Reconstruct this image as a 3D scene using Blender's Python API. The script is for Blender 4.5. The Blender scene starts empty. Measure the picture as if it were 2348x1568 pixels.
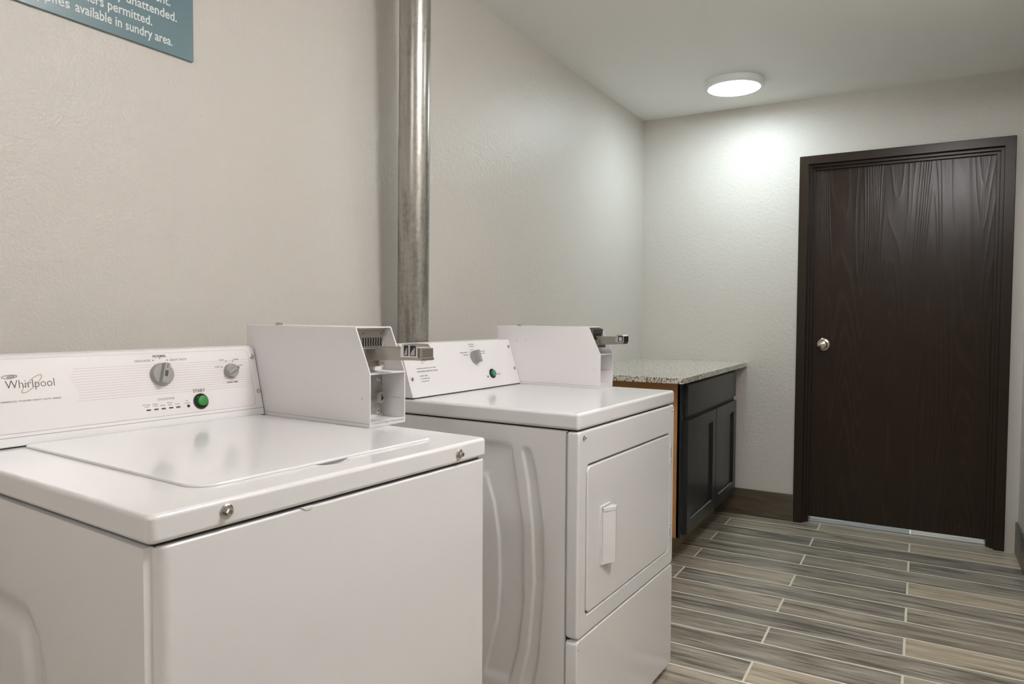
import bpy, bmesh, math, random
from mathutils import Vector, Matrix
random.seed(4)
S = bpy.context.scene
# ------------------------------------------------------------------ camera
CAM = Vector((0.0, -1.5629, 1.1927))
YAW, PIT, ROL, FPX = 0.5245, -0.0371, 0.0054, 1620.28
F = Vector((math.cos(YAW), math.sin(YAW), 0)); R = Vector((math.sin(YAW), -math.cos(YAW), 0)); U = Vector((0, 0, 1))
F2 = math.cos(PIT)*F + math.sin(PIT)*U; U2 = -math.sin(PIT)*F + math.cos(PIT)*U
R3 = math.cos(ROL)*R + math.sin(ROL)*U2; U3 = -math.sin(ROL)*R + math.cos(ROL)*U2
cd = bpy.data.cameras.new('camera'); cam = bpy.data.objects.new('camera', cd); S.collection.objects.link(cam)
cd.sensor_width = 36.0; cd.lens = FPX/2348*36.0; cd.clip_start = 0.01
rot = Matrix((R3, U3, -F2)).transposed()
cam.matrix_world = Matrix.Translation(CAM) @ rot.to_4x4()
S.camera = cam
# ------------------------------------------------------------------ world, exposure
w = bpy.data.worlds.new('world'); S.world = w; w.use_nodes = True
w.node_tree.nodes['Background'].inputs[0].default_value = (0.75, 0.85, 1.0, 1)
w.node_tree.nodes['Background'].inputs[1].default_value = 0.05
S.view_settings.view_transform = 'Standard'; S.view_settings.look = 'None'
S.view_settings.gamma = 1.0; S.view_settings.use_curve_mapping = False
S.view_settings.exposure = 2.45
S.cycles.use_denoising = True
S.cycles.max_bounces = 10; S.cycles.diffuse_bounces = 6
S.cycles.sample_clamp_indirect = 6.0
LAMP_FAR, LAMP_NEAR, FILL_MID, LAMP_BACK = 11.0, 12.6, 1.8, 7.5      # diffuser strengths
C_FAR, C_NEAR, C_BACK = (0.86, 1.0, 1.04), (1.0, 0.975, 0.975), (1.0, 0.975, 0.97)
# ------------------------------------------------------------------ room numbers
L, ZC, YW, XB = 4.372, 2.44, -2.0124, -2.3       # far wall x, ceiling, right wall y, wall behind the camera
DY0, DY1, DZ = -0.9398, -1.9578, 2.111           # outer edges of the door casing

# ------------------------------------------------------------------ materials
def nt(name):
    m = bpy.data.materials.new(name); m.use_nodes = True
    t = m.node_tree; b = t.nodes['Principled BSDF']
    return m, t, b
def N(t, typ, **kw):
    n = t.nodes.new(typ)
    for k, v in kw.items():
        if k.startswith('i_'):
            key = k[2:]; key = int(key) if key.isdigit() else key.replace('_', ' ')
            n.inputs[key].default_value = v
        else: setattr(n, k, v)
    return n
def M2(t, op, a, b=None, c=None):
    n = t.nodes.new('ShaderNodeMath'); n.operation = op
    for i, x in enumerate((a, b, c)):
        if x is None: continue
        if isinstance(x, (int, float)): n.inputs[i].default_value = x
        else: t.links.new(x, n.inputs[i])
    return n.outputs[0]
def plain(name, col, rough=0.5, metal=0.0, spec=0.5, coat=0.0, bump=None, mott=0.0, mscale=4.0):
    m, t, b = nt(name)
    b.inputs['Base Color'].default_value = (*col, 1); b.inputs['Roughness'].default_value = rough
    b.inputs['Metallic'].default_value = metal; b.inputs['Specular IOR Level'].default_value = spec
    b.inputs['Coat Weight'].default_value = coat; b.inputs['Coat Roughness'].default_value = 0.06
    tc = N(t, 'ShaderNodeTexCoord')
    if mott:
        no = N(t, 'ShaderNodeTexNoise', i_Scale=mscale, i_Detail=4.0); t.links.new(tc.outputs['Object'], no.inputs['Vector'])
        cr = N(t, 'ShaderNodeValToRGB'); t.links.new(no.outputs[0], cr.inputs[0])
        cr.color_ramp.elements[0].position = 0.3; cr.color_ramp.elements[1].position = 0.7
        cr.color_ramp.elements[0].color = (*[c*(1-mott) for c in col], 1); cr.color_ramp.elements[1].color = (*[min(1, c*(1+mott)) for c in col], 1)
        t.links.new(cr.outputs[0], b.inputs['Base Color'])
    if bump:
        sc, st, dist = bump
        no = N(t, 'ShaderNodeTexNoise', i_Scale=sc, i_Detail=3.0); t.links.new(tc.outputs['Object'], no.inputs['Vector'])
        bp = N(t, 'ShaderNodeBump', i_Strength=st, i_Distance=dist); t.links.new(no.outputs[0], bp.inputs['Height'])
        t.links.new(bp.outputs[0], b.inputs['Normal'])
    return m
def wallmat(name, col, rough, st):
    m, t, b = nt(name)
    b.inputs['Base Color'].default_value = (*col, 1); b.inputs['Roughness'].default_value = rough
    b.inputs['Specular IOR Level'].default_value = 0.38
    tc = N(t, 'ShaderNodeTexCoord')
    n1 = N(t, 'ShaderNodeTexNoise', i_Scale=150.0, i_Detail=3.0, i_Roughness=0.55); n2 = N(t, 'ShaderNodeTexNoise', i_Scale=48.0, i_Detail=2.0)
    for n in (n1, n2): t.links.new(tc.outputs['Object'], n.inputs['Vector'])
    s = M2(t, 'ADD', n1.outputs[0], M2(t, 'MULTIPLY', n2.outputs[0], 0.9))
    bp = N(t, 'ShaderNodeBump', i_Strength=st, i_Distance=0.006); t.links.new(s, bp.inputs['Height'])
    t.links.new(bp.outputs[0], b.inputs['Normal'])
    return m
WALL = wallmat('eggshell_wall_paint', (0.62, 0.592, 0.548), 0.33, 0.30)
CEIL = wallmat('ceiling_paint', (0.90, 0.90, 0.885), 0.6, 0.13)

def floor_mat(name, vert=False, dark=1.0, x0=3.30, pitch=0.1594, yj=-1.085, period=0.925, sh=0.473, grout=0.0042, tint=(1, 1, 1)):
    m, t, b = nt(name)
    g = N(t, 'ShaderNodeNewGeometry'); sep = N(t, 'ShaderNodeSeparateXYZ'); t.links.new(g.outputs['Position'], sep.inputs[0])
    X, Y, Z = sep.outputs[0], sep.outputs[1], sep.outputs[2]
    if vert:                                     # skirting: one plank high, joints along the wall
        u = M2(t, 'ADD', X, Y); along = M2(t, 'DIVIDE', M2(t, 'ADD', u, 0.6), period)
        col = M2(t, 'FLOOR', along); fu = M2(t, 'MULTIPLY', M2(t, 'SUBTRACT', along, col), period)
        d = M2(t, 'MINIMUM', fu, M2(t, 'SUBTRACT', period, fu)); row = M2(t, 'MULTIPLY', col, 3.7); A, B = u, Z
    else:
        v = M2(t, 'DIVIDE', M2(t, 'SUBTRACT', X, x0), pitch); row = M2(t, 'FLOOR', v)
        fv = M2(t, 'MULTIPLY', M2(t, 'SUBTRACT', v, row), pitch)
        odd = M2(t, 'FLOORED_MODULO', row, 2.0)
        u = M2(t, 'DIVIDE', M2(t, 'SUBTRACT', M2(t, 'SUBTRACT', Y, yj), M2(t, 'MULTIPLY', odd, sh)), period)
        col = M2(t, 'FLOOR', u); fu = M2(t, 'MULTIPLY', M2(t, 'SUBTRACT', u, col), period)
        d = M2(t, 'MINIMUM', M2(t, 'MINIMUM', fv, M2(t, 'SUBTRACT', pitch, fv)), M2(t, 'MINIMUM', fu, M2(t, 'SUBTRACT', period, fu)))
        A, B = Y, X
    cb = N(t, 'ShaderNodeCombineXYZ'); t.links.new(row, cb.inputs[0]); t.links.new(col, cb.inputs[1])
    wn = N(t, 'ShaderNodeTexWhiteNoise', noise_dimensions='3D'); t.links.new(cb.outputs[0], wn.inputs['Vector'])
    rnd = wn.outputs['Value']
    # grain
    gv = N(t, 'ShaderNodeCombineXYZ')
    t.links.new(M2(t, 'MULTIPLY', A, 1.0), gv.inputs[0]); t.links.new(M2(t, 'MULTIPLY', B, 15.0), gv.inputs[1])
    t.links.new(M2(t, 'MULTIPLY', rnd, 37.0), gv.inputs[2])
    n1 = N(t, 'ShaderNodeTexNoise', i_Scale=2.2, i_Detail=7.0, i_Roughness=0.60, i_Distortion=0.9); t.links.new(gv.outputs[0], n1.inputs['Vector'])
    n2 = N(t, 'ShaderNodeTexNoise', i_Scale=7.0, i_Detail=6.0, i_Roughness=0.7, i_Distortion=0.4); t.links.new(gv.outputs[0], n2.inputs['Vector'])
    mixv = M2(t, 'ADD', M2(t, 'MULTIPLY', n1.outputs[0], 0.56), M2(t, 'ADD', M2(t, 'MULTIPLY', n2.outputs[0], 0.36), M2(t, 'MULTIPLY', rnd, 0.13)))
    cr = N(t, 'ShaderNodeValToRGB'); t.links.new(mixv, cr.inputs[0]); e = cr.color_ramp.elements
    cols = [(0.40, (0.150, 0.127, 0.096)), (0.475, (0.305, 0.268, 0.205)), (0.56, (0.455, 0.405, 0.32)), (0.68, (0.68, 0.585, 0.465))]
    e[0].position = cols[0][0]; e[0].color = (*[c*dark*k for c, k in zip(cols[0][1], tint)], 1); e[1].position = cols[3][0]; e[1].color = (*[c*dark*k for c, k in zip(cols[3][1], tint)], 1)
    for pos, c in cols[1:3]:
        k = e.new(pos); k.color = (*[q*dark*w_ for q, w_ in zip(c, tint)], 1)
    hs = N(t, 'ShaderNodeHueSaturation'); t.links.new(cr.outputs[0], hs.inputs['Color'])
    t.links.new(M2(t, 'ADD', 0.72, M2(t, 'MULTIPLY', wn.outputs['Value'], 0.55)), hs.inputs['Saturation'])
    isg = M2(t, 'LESS_THAN', d, grout)
    mx = N(t, 'ShaderNodeMix', data_type='RGBA'); t.links.new(isg, mx.inputs['Factor'])
    t.links.new(hs.outputs[0], mx.inputs['A']); mx.inputs['B'].default_value = (0.80, 0.75, 0.63, 1)
    t.links.new(mx.outputs['Result'], b.inputs['Base Color'])
    t.links.new(M2(t, 'ADD', 0.30, M2(t, 'MULTIPLY', isg, 0.5)), b.inputs['Roughness'])
    hgt = M2(t, 'ADD', M2(t, 'MULTIPLY', M2(t, 'SMOOTH_MIN', d, grout*1.6, 0.002), 1.0), M2(t, 'MULTIPLY', n2.outputs[0], 0.0006))
    bp = N(t, 'ShaderNodeBump', i_Strength=0.55, i_Distance=0.5); t.links.new(hgt, bp.inputs['Height'])
    t.links.new(bp.outputs[0], b.inputs['Normal'])
    return m
FLOOR = floor_mat('wood_look_tile')
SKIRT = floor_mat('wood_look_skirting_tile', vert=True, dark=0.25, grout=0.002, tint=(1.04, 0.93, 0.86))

def door_wood():
    m, t, b = nt('dark_stained_oak')
    tc = N(t, 'ShaderNodeTexCoord'); mp = N(t, 'ShaderNodeMapping'); t.links.new(tc.outputs['Object'], mp.inputs[0])
    mp.inputs['Scale'].default_value = (1, 1.0, 0.06)
    nz = N(t, 'ShaderNodeTexNoise', i_Scale=4.2, i_Detail=1.5, i_Roughness=0.4); t.links.new(mp.outputs[0], nz.inputs['Vector'])
    # growth rings: the cathedral figure of flat-sawn oak
    rings = M2(t, 'FRACT', M2(t, 'MULTIPLY', nz.outputs[0], 46.0))
    ring = M2(t, 'POWER', M2(t, 'ABSOLUTE', M2(t, 'SUBTRACT', M2(t, 'MULTIPLY', rings, 2.0), 1.0)), 3.0)
    mp2 = N(t, 'ShaderNodeMapping'); t.links.new(tc.outputs['Object'], mp2.inputs[0]); mp2.inputs['Scale'].default_value = (1, 1, 0.03)
    n2 = N(t, 'ShaderNodeTexNoise', i_Scale=190.0, i_Detail=3.0); t.links.new(mp2.outputs[0], n2.inputs['Vector'])
    h = M2(t, 'ADD', ring, M2(t, 'MULTIPLY', n2.outputs[0], 0.7))
    cr = N(t, 'ShaderNodeValToRGB'); t.links.new(M2(t, 'MULTIPLY', h, 0.6), cr.inputs[0])
    cr.color_ramp.elements[0].color = (0.0175, 0.0088, 0.0042, 1); cr.color_ramp.elements[1].color = (0.031, 0.0170, 0.0092, 1)
    t.links.new(cr.outputs[0], b.inputs['Base Color']); b.inputs['Roughness'].default_value = 0.24
    b.inputs['Specular IOR Level'].default_value = 0.34
    bp = N(t, 'ShaderNodeBump', i_Strength=0.16, i_Distance=0.002); t.links.new(h, bp.inputs['Height'])
    t.links.new(bp.outputs[0], b.inputs['Normal'])
    return m
OAK = door_wood()
CASING = plain('dark_brown_enamel', (0.024, 0.0145, 0.008), 0.26, spec=0.35)
ENAMEL = plain('white_enamel', (0.79, 0.785, 0.785), 0.22, coat=0.5)
POWDER = plain('white_powder_coat', (0.79, 0.77, 0.775), 0.38, bump=(900, 0.03, 0.001))
PLASTIC = plain('white_console_plastic', (0.80, 0.79, 0.79), 0.35)
OVERLAY = plain('printed_overlay', (0.79, 0.765, 0.76), 0.3)
STRIPE = plain('faint_stripe_print', (0.60, 0.545, 0.53), 0.35)
GROOVE = plain('seam_line', (0.30, 0.29, 0.27), 0.5)
GREYP = plain('grey_knob_plastic', (0.33, 0.325, 0.305), 0.38)
GREYD = plain('dark_grey_plastic', (0.055, 0.05, 0.045), 0.4)
INK = plain('dark_grey_ink', (0.085, 0.08, 0.075), 0.5)
INKL = plain('light_grey_ink', (0.33, 0.32, 0.31), 0.5)
GOLD = plain('pale_gold_ink', (0.50, 0.44, 0.30), 0.4)
BLACK = plain('black_plastic', (0.012, 0.012, 0.012), 0.3)
GREEN = plain('green_button_plastic', (0.035, 0.25, 0.05), 0.25, coat=0.4)
GREEND = plain('dull_green_button_plastic', (0.07, 0.25, 0.12), 0.35)
AMBER = plain('amber_lens', (0.25, 0.13, 0.04), 0.3)
CHROME = plain('chrome', (0.62, 0.60, 0.56), 0.16, metal=1.0)
STEEL = plain('brushed_steel', (0.42, 0.40, 0.36), 0.32, metal=1.0, bump=(300, 0.05, 0.001))
ZINC = plain('zinc_plate', (0.50, 0.50, 0.47), 0.36, metal=0.9, mott=0.15, mscale=60)
SATIN = plain('satin_nickel', (0.66, 0.60, 0.50), 0.22, metal=1.0)
LABEL = plain('pale_label_print', (0.42, 0.43, 0.47), 0.4)
TAN = plain('tan_maple_laminate', (0.50, 0.25, 0.09), 0.42, mott=0.08, mscale=9)
KICK = plain('raw_plywood', (0.30, 0.22, 0.12), 0.6, mott=0.15, mscale=9)
WHITEP = plain('white_lamp_housing', (0.82, 0.84, 0.82), 0.45)
SIGNM = plain('slate_blue_acrylic', (0.135, 0.225, 0.255), 0.30, coat=0.3)
SIGNT = plain('white_vinyl_lettering', (0.72, 0.76, 0.76), 0.45)
def cab_mat():
    m, t, b = nt('charcoal_stained_wood')
    tc = N(t, 'ShaderNodeTexCoord'); mp = N(t, 'ShaderNodeMapping'); t.links.new(tc.outputs['Object'], mp.inputs[0]); mp.inputs['Scale'].default_value = (1, 1, 0.22)
    n = N(t, 'ShaderNodeTexNoise', i_Scale=11.0, i_Detail=6.0, i_Roughness=0.65); t.links.new(mp.outputs[0], n.inputs['Vector'])
    cr = N(t, 'ShaderNodeValToRGB'); t.links.new(n.outputs[0], cr.inputs[0]); cr.color_ramp.elements[0].position = 0.35; cr.color_ramp.elements[1].position = 0.72
    cr.color_ramp.elements[0].color = (0.013, 0.015, 0.0155, 1); cr.color_ramp.elements[1].color = (0.034, 0.037, 0.0365, 1)
    t.links.new(cr.outputs[0], b.inputs['Base Color']); b.inputs['Roughness'].default_value = 0.33
    return m
CHAR = cab_mat()
BEAD = plain('bead_glint_charcoal', (0.10, 0.11, 0.11), 0.14, spec=0.9, coat=0.6)  # lighter than the cabinet, to imitate light reflected along the bead
def granite():
    m, t, b = nt('speckled_granite')
    tc = N(t, 'ShaderNodeTexCoord')
    v = N(t, 'ShaderNodeTexVoronoi', i_Scale=210.0); t.links.new(tc.outputs['Object'], v.inputs['Vector'])
    n = N(t, 'ShaderNodeTexNoise', i_Scale=85.0, i_Detail=3.0); t.links.new(tc.outputs['Object'], n.inputs['Vector'])
    sp = N(t, 'ShaderNodeSeparateColor'); t.links.new(v.outputs['Color'], sp.inputs[0])
    s = M2(t, 'ADD', M2(t, 'MULTIPLY', sp.outputs[0], 0.55), M2(t, 'MULTIPLY', n.outputs[0], 0.45))
    cr = N(t, 'ShaderNodeValToRGB'); t.links.new(s, cr.inputs[0]); cr.color_ramp.interpolation = 'CONSTANT'
    e = cr.color_ramp.elements; e[0].color = (0.055, 0.045, 0.035, 1); e[0].position = 0.0
    e[1].position = 0.27; e[1].color = (0.27, 0.21, 0.14, 1)
    for pos, c in ((0.38, (0.62, 0.58, 0.51)), (0.52, (0.76, 0.75, 0.70)), (0.73, (0.44, 0.39, 0.31))):
        k = e.new(pos); k.color = (*c, 1)
    t.links.new(cr.outputs[0], b.inputs['Base Color']); b.inputs['Roughness'].default_value = 0.13
    return m
GRAN = granite()
def galv(name):
    m, t, b = nt(name)
    tc = N(t, 'ShaderNodeTexCoord'); mp = N(t, 'ShaderNodeMapping'); t.links.new(tc.outputs['Object'], mp.inputs[0]); mp.inputs['Scale'].default_value = (1, 1, 0.10)
    n = N(t, 'ShaderNodeTexNoise', i_Scale=38.0, i_Detail=7.0, i_Roughness=0.7); t.links.new(mp.outputs[0], n.inputs['Vector'])
    n2 = N(t, 'ShaderNodeTexNoise', i_Scale=75.0, i_Detail=4.0); t.links.new(tc.outputs['Object'], n2.inputs['Vector'])
    n3 = N(t, 'ShaderNodeTexNoise', i_Scale=9.0, i_Detail=2.0); t.links.new(tc.outputs['Object'], n3.inputs['Vector'])
    g = N(t, 'ShaderNodeNewGeometry'); sep = N(t, 'ShaderNodeSeparateXYZ'); t.links.new(g.outputs['Position'], sep.inputs[0])
    mr = N(t, 'ShaderNodeMapRange', i_1=1.50, i_2=2.05, i_3=0.0, i_4=1.0); t.links.new(M2(t, 'ADD', sep.outputs[2], M2(t, 'MULTIPLY', n3.outputs[0], 0.25)), mr.inputs[0])
    clean = mr.outputs[0]                      # the wear thins out higher up the duct
    pat = M2(t, 'ADD', M2(t, 'MULTIPLY', n.outputs[0], 0.75), M2(t, 'MULTIPLY', n2.outputs[0], 0.25))
    cr = N(t, 'ShaderNodeValToRGB'); t.links.new(M2(t, 'ADD', pat, M2(t, 'MULTIPLY', clean, 0.09)), cr.inputs[0]); e = cr.color_ramp.elements
    e[0].position = 0.36; e[0].color = (0.215, 0.20, 0.18, 1); e[1].position = 0.58; e[1].color = (0.44, 0.425, 0.39, 1)
    t.links.new(cr.outputs[0], b.inputs['Base Color']); b.inputs['Metallic'].default_value = 0.9
    t.links.new(M2(t, 'ADD', 0.24, M2(t, 'MULTIPLY', n3.outputs[0], M2(t, 'SUBTRACT', 0.26, M2(t, 'MULTIPLY', clean, 0.18)))), b.inputs['Roughness'])
    bp = N(t, 'ShaderNodeBump', i_Strength=0.07, i_Distance=0.002); t.links.new(n2.outputs[0], bp.inputs['Height']); t.links.new(bp.outputs[0], b.inputs['Normal'])
    return m
GALV_U = GALV_L = galv('galvanised_steel')
def emis(name, col, st):
    m, t, b = nt(name); b.inputs['Base Color'].default_value = (0.9, 0.9, 0.9, 1)
    b.inputs['Emission Color'].default_value = (*col, 1); b.inputs['Emission Strength'].default_value = st
    return m

# ------------------------------------------------------------------ mesh helpers
class MB:
    def __init__(s): s.bm = bmesh.new()
    def _face(s, vs):
        try: return s.bm.faces.new(vs)
        except ValueError: return None
    def box(s, x0, x1, y0, y1, z0, z1):
        v = [s.bm.verts.new(p) for p in ((x0, y0, z0), (x1, y0, z0), (x1, y1, z0), (x0, y1, z0), (x0, y0, z1), (x1, y0, z1), (x1, y1, z1), (x0, y1, z1))]
        for f in ((0, 3, 2, 1), (4, 5, 6, 7), (0, 1, 5, 4), (1, 2, 6, 5), (2, 3, 7, 6), (3, 0, 4, 7)): s._face([v[i] for i in f])
        return s
    def prism(s, pts, axis, a, b):
        """closed outline pts (2 coords in the remaining axes' order) swept along axis from a to b"""
        def P(p, t):
            q = list(p); q.insert('xyz'.index(axis), t); return q
        A = [s.bm.verts.new(P(p, a)) for p in pts]; B = [s.bm.verts.new(P(p, b)) for p in pts]
        s._face(A[::-1]); s._face(B)
        for i in range(len(pts)):
            j = (i+1) % len(pts); s._face([A[i], A[j], B[j], B[i]])
        return s
    def ring(s, outer, inner, axis, a, b):
        """frame between two outlines with the same point count, swept along axis"""
        def P(p, t):
            q = list(p); q.insert('xyz'.index(axis), t); return q
        n = len(outer)
        V = [[s.bm.verts.new(P(p, t)) for p in loop] for loop in (outer, inner) for t in (a, b)]
        Oa, Ob, Ia, Ib = V
        for i in range(n):
            j = (i+1) % n
            s._face([Oa[i], Oa[j], Ob[j], Ob[i]]); s._face([Ia[j], Ia[i], Ib[i], Ib[j]])
            s._face([Oa[j], Oa[i], Ia[i], Ia[j]]); s._face([Ob[i], Ob[j], Ib[j], Ib[i]])
        return s
    def lathe(s, prof, M=None, n=40):
        """prof: (radius, height) pairs about local z, placed by matrix M"""
        M = M or Matrix(); rings = []
        for r, h in prof:
            if r < 1e-6: rings.append([s.bm.verts.new(M @ Vector((0, 0, h)))])
            else: rings.append([s.bm.verts.new(M @ Vector((r*math.cos(2*math.pi*k/n), r*math.sin(2*math.pi*k/n), h))) for k in range(n)])
        for a, b in zip(rings, rings[1:]):
            for k in range(n):
                k2 = (k+1) % n
                if len(a) == 1 and len(b) == 1: continue
                if len(a) == 1: s._face([a[0], b[k], b[k2]])
                elif len(b) == 1: s._face([a[k], a[k2], b[0]])
                else: s._face([a[k], a[k2], b[k2], b[k]])
        return s
    def tube(s, path, r, n=10, closed=False):
        rings = []; m = len(path)
        for i, p in enumerate(path):
            p = Vector(p); a = Vector(path[(i-1) % m] if closed or i else path[0]); b = Vector(path[(i+1) % m] if closed or i < m-1 else path[-1])
            d = (b-a).normalized(); q = d.orthogonal().normalized() if i == 0 else (rings[-1][1] - d*rings[-1][1].dot(d)).normalized()
            rings.append(([s.bm.verts.new(p + r*(math.cos(2*math.pi*k/n)*q + math.sin(2*math.pi*k/n)*d.cross(q))) for k in range(n)], q))
        rr = [x[0] for x in rings]
        for i in range(m if closed else m-1):
            a, b = rr[i], rr[(i+1) % m]
            for k in range(n): s._face([a[k], a[(k+1) % n], b[(k+1) % n], b[k]])
        if not closed: s._face(rr[0][::-1]); s._face(rr[-1])
        return s
    def build(s, name, mat, parent=None, bevel=0, seg=2, M=None, angle=32):
        bm = s.bm
        if M is not None: bmesh.ops.transform(bm, matrix=M, verts=bm.verts)
        bmesh.ops.recalc_face_normals(bm, faces=bm.faces)
        me = bpy.data.meshes.new(name); bm.to_mesh(me); bm.free()
        for p in me.polygons: p.use_smooth = True
        me.set_sharp_from_angle(angle=math.radians(angle))
        me.materials.append(mat)
        o = bpy.data.objects.new(name, me); S.collection.objects.link(o)
        if parent is not None: o.parent = parent
        if bevel:
            b = o.modifiers.new('bevel', 'BEVEL'); b.width = bevel; b.segments = seg; b.limit_method = 'ANGLE'; b.angle_limit = math.radians(angle); b.harden_normals = True
            b.use_clamp_overlap = True
        return o
def tag(o, label=None, cat=None, group=None, kind=None):
    if label: o['label'] = label
    if cat: o['category'] = cat
    if group: o['group'] = group
    if kind: o['kind'] = kind
    return o
def empty(name, loc, rz=0, label=None, cat=None, group=None):
    o = bpy.data.objects.new(name, None); S.collection.objects.link(o); o.location = loc; o.rotation_euler = (0, 0, rz); o.empty_display_size = 0.05
    return tag(o, label, cat, group)
def rrect(x0, x1, y0, y1, r, n=6, rs=None):
    """rounded rectangle outline, counter-clockwise; rs = radii (x0y0, x1y0, x1y1, x0y1)"""
    rs = rs or (r, r, r, r); out = []
    for (cx, cy, a0), rr in zip(((x0, y0, 180), (x1, y0, 270), (x1, y1, 0), (x0, y1, 90)), rs):
        sx = cx + (rr if cx == x0 else -rr); sy = cy + (rr if cy == y0 else -rr)
        for k in range(n+1):
            a = math.radians(a0 + 90*k/n); out.append((sx + rr*math.cos(a), sy + rr*math.sin(a)))
    return out
_fh = {}
def text(name, s, mat, parent, M, x0, x1, base, cap, bold=0.0, th=0.0004):
    """lettering stretched between x0 and x1 on base line, capital height cap; M maps (u, v, out) to the parent"""
    def mk(st):
        c = bpy.data.curves.new(name, 'FONT'); c.body = st; c.size = 1.0; c.resolution_u = 3; c.extrude = 0.001; c.offset = bold
        o = bpy.data.objects.new(name, c); S.collection.objects.link(o)
        dg = bpy.context.evaluated_depsgraph_get(); me = bpy.data.meshes.new_from_object(o.evaluated_get(dg))
        bpy.data.objects.remove(o); bpy.data.curves.remove(c); return me
    if 'H' not in _fh:
        h = mk('H'); _fh['H'] = max(v.co.y for v in h.vertices); bpy.data.meshes.remove(h)
    me = mk(s); xs = [v.co.x for v in me.vertices]; a, b = min(xs), max(xs)
    for v in me.vertices:
        u = x0 + (v.co.x-a)/(b-a)*(x1-x0); vv = base + v.co.y/_fh['H']*cap; ww = th if v.co.z > 0 else 0.0
        v.co = M @ Vector((u, vv, ww))
    me.name = name; me.materials.clear(); me.materials.append(mat)
    o = bpy.data.objects.new(name, me); S.collection.objects.link(o); o.parent = parent
    return o
def join_text(name, items, mat, parent, M):
    """several short strings, each a lettering part of its own"""
    return [text(name, st, mat, parent, M, *a) for st, *a in items]
def struct(o): o['kind'] = 'structure'; return o
def frame_mat(origin, ux, vy, wz):
    m = Matrix((ux, vy, wz)).transposed().to_4x4(); return Matrix.Translation(Vector(origin)) @ m

# ------------------------------------------------------------------ room shell
T = 0.12
struct(MB().box(XB-T, L+1.3, YW-T, T, -0.1, 0).build('floor', FLOOR))
struct(MB().box(XB-T, L+T, YW-T, T, ZC, ZC+0.1).build('ceiling', CEIL))
struct(MB().box(XB-T, L, 0, T, 0, ZC).build('wall_back', WALL))
struct(MB().box(XB-T, L, YW-T, YW, 0, ZC).build('wall_right', WALL))
struct(MB().box(XB-T, XB, YW, 0, 0, ZC).build('wall_left', WALL))
# far wall with the doorway
oy0, oy1, oz = DY0-0.045, DY1+0.045, DZ-0.045        # rough opening, under the casing
fw = MB(); fw.box(L, L+T, oy0, 0+T, 0, ZC); fw.box(L, L+T, YW-T, oy1, 0, ZC); fw.box(L, L+T, oy1, oy0, oz, ZC)
struct(fw.build('wall_far', WALL))
# passage beyond the door, seen only through the gap under it
struct(MB().box(L+1.3, L+1.42, YW-T, T, 0, ZC).build('wall_passage', WALL))
# skirting tiles
BBH = 0.158
struct(MB().box(L-0.011, L, DY0+0.004, 0, 0, BBH).build('baseboard_far', SKIRT, bevel=0.001))
struct(MB().box(XB, L-0.004, YW, YW+0.011, 0, BBH).build('baseboard_right', SKIRT, bevel=0.001))
struct(MB().box(XB, L-0.011, -0.011, 0, 0, BBH).build('baseboard_back', SKIRT, bevel=0.001))

# ------------------------------------------------------------------ door
door = empty('door_1', (L, (DY0+DY1)/2, 0), 0); struct(door)
def dl(y): return y - (DY0+DY1)/2
yo0, yo1 = dl(DY1), dl(DY0)
def frame_loop(i): return [(yo0+i, 0), (yo0+i, DZ-i), (yo1-i, DZ-i), (yo1-i, 0)]
def u_frame(i0, i1, xa, xb):
    a, b = frame_loop(i0), frame_loop(i1); m = MB()
    out = a + b[::-1]
    bm = m.bm
    A = [bm.verts.new((xa, y, z)) for y, z in out]; B = [bm.verts.new((xb, y, z)) for y, z in out]
    n = len(out)
    for q in ((0, 1, 6, 7), (1, 2, 5, 6), (2, 3, 4, 5)):
        m._face([A[k] for k in q]); m._face([B[k] for k in q])
    for i in range(n): m._face([A[i], A[(i+1) % n], B[(i+1) % n], B[i]])
    return m
u_frame(0.0, 0.048, -0.014, 0.14).build('door_casing', CASING, door, bevel=0.003)
u_frame(0.040, 0.064, 0.012, 0.14).build('door_jamb', CASING, door, bevel=0.003)
u_frame(0.058, 0.078, 0.030, 0.14).build('door_stop', CASING, door, bevel=0.002)
sl0, sl1 = yo0+0.072, yo1-0.072
slab = MB().box(0.046, 0.088, sl0, sl1, 0.032, DZ-0.062).build('door_panel', OAK, door, bevel=0.002)
KN = Vector((0.046, dl(-1.0786), 1.037))
Mk = Matrix.Translation(KN) @ Matrix.Rotation(-math.pi/2, 4, 'Y')
kb = MB().lathe([(0, 0), (0.0375, 0), (0.0375, 0.003), (0.033, 0.009), (0.019, 0.013), (0.0135, 0.017), (0.0125, 0.028), (0.019, 0.033), (0.0255, 0.042), (0.0262, 0.052), (0.0225, 0.061), (0.0125, 0.066), (0, 0.066)], Mk, 48)
knob = kb.build('door_knob', SATIN, door)
MB().lathe([(0, 0.0655), (0.0095, 0.0655), (0.0095, 0.070), (0.0075, 0.0715), (0, 0.0715)], Mk, 24).build('thumb_turn', SATIN, knob)
for zz in (1.80, 1.05, 0.28):
    MB().lathe([(0, -0.05), (0.007, -0.05), (0.007, 0.05), (0, 0.05)], Matrix.Translation((0.044, sl0-0.004, zz)), 14).build('door_hinge', CASING, door)

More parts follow.
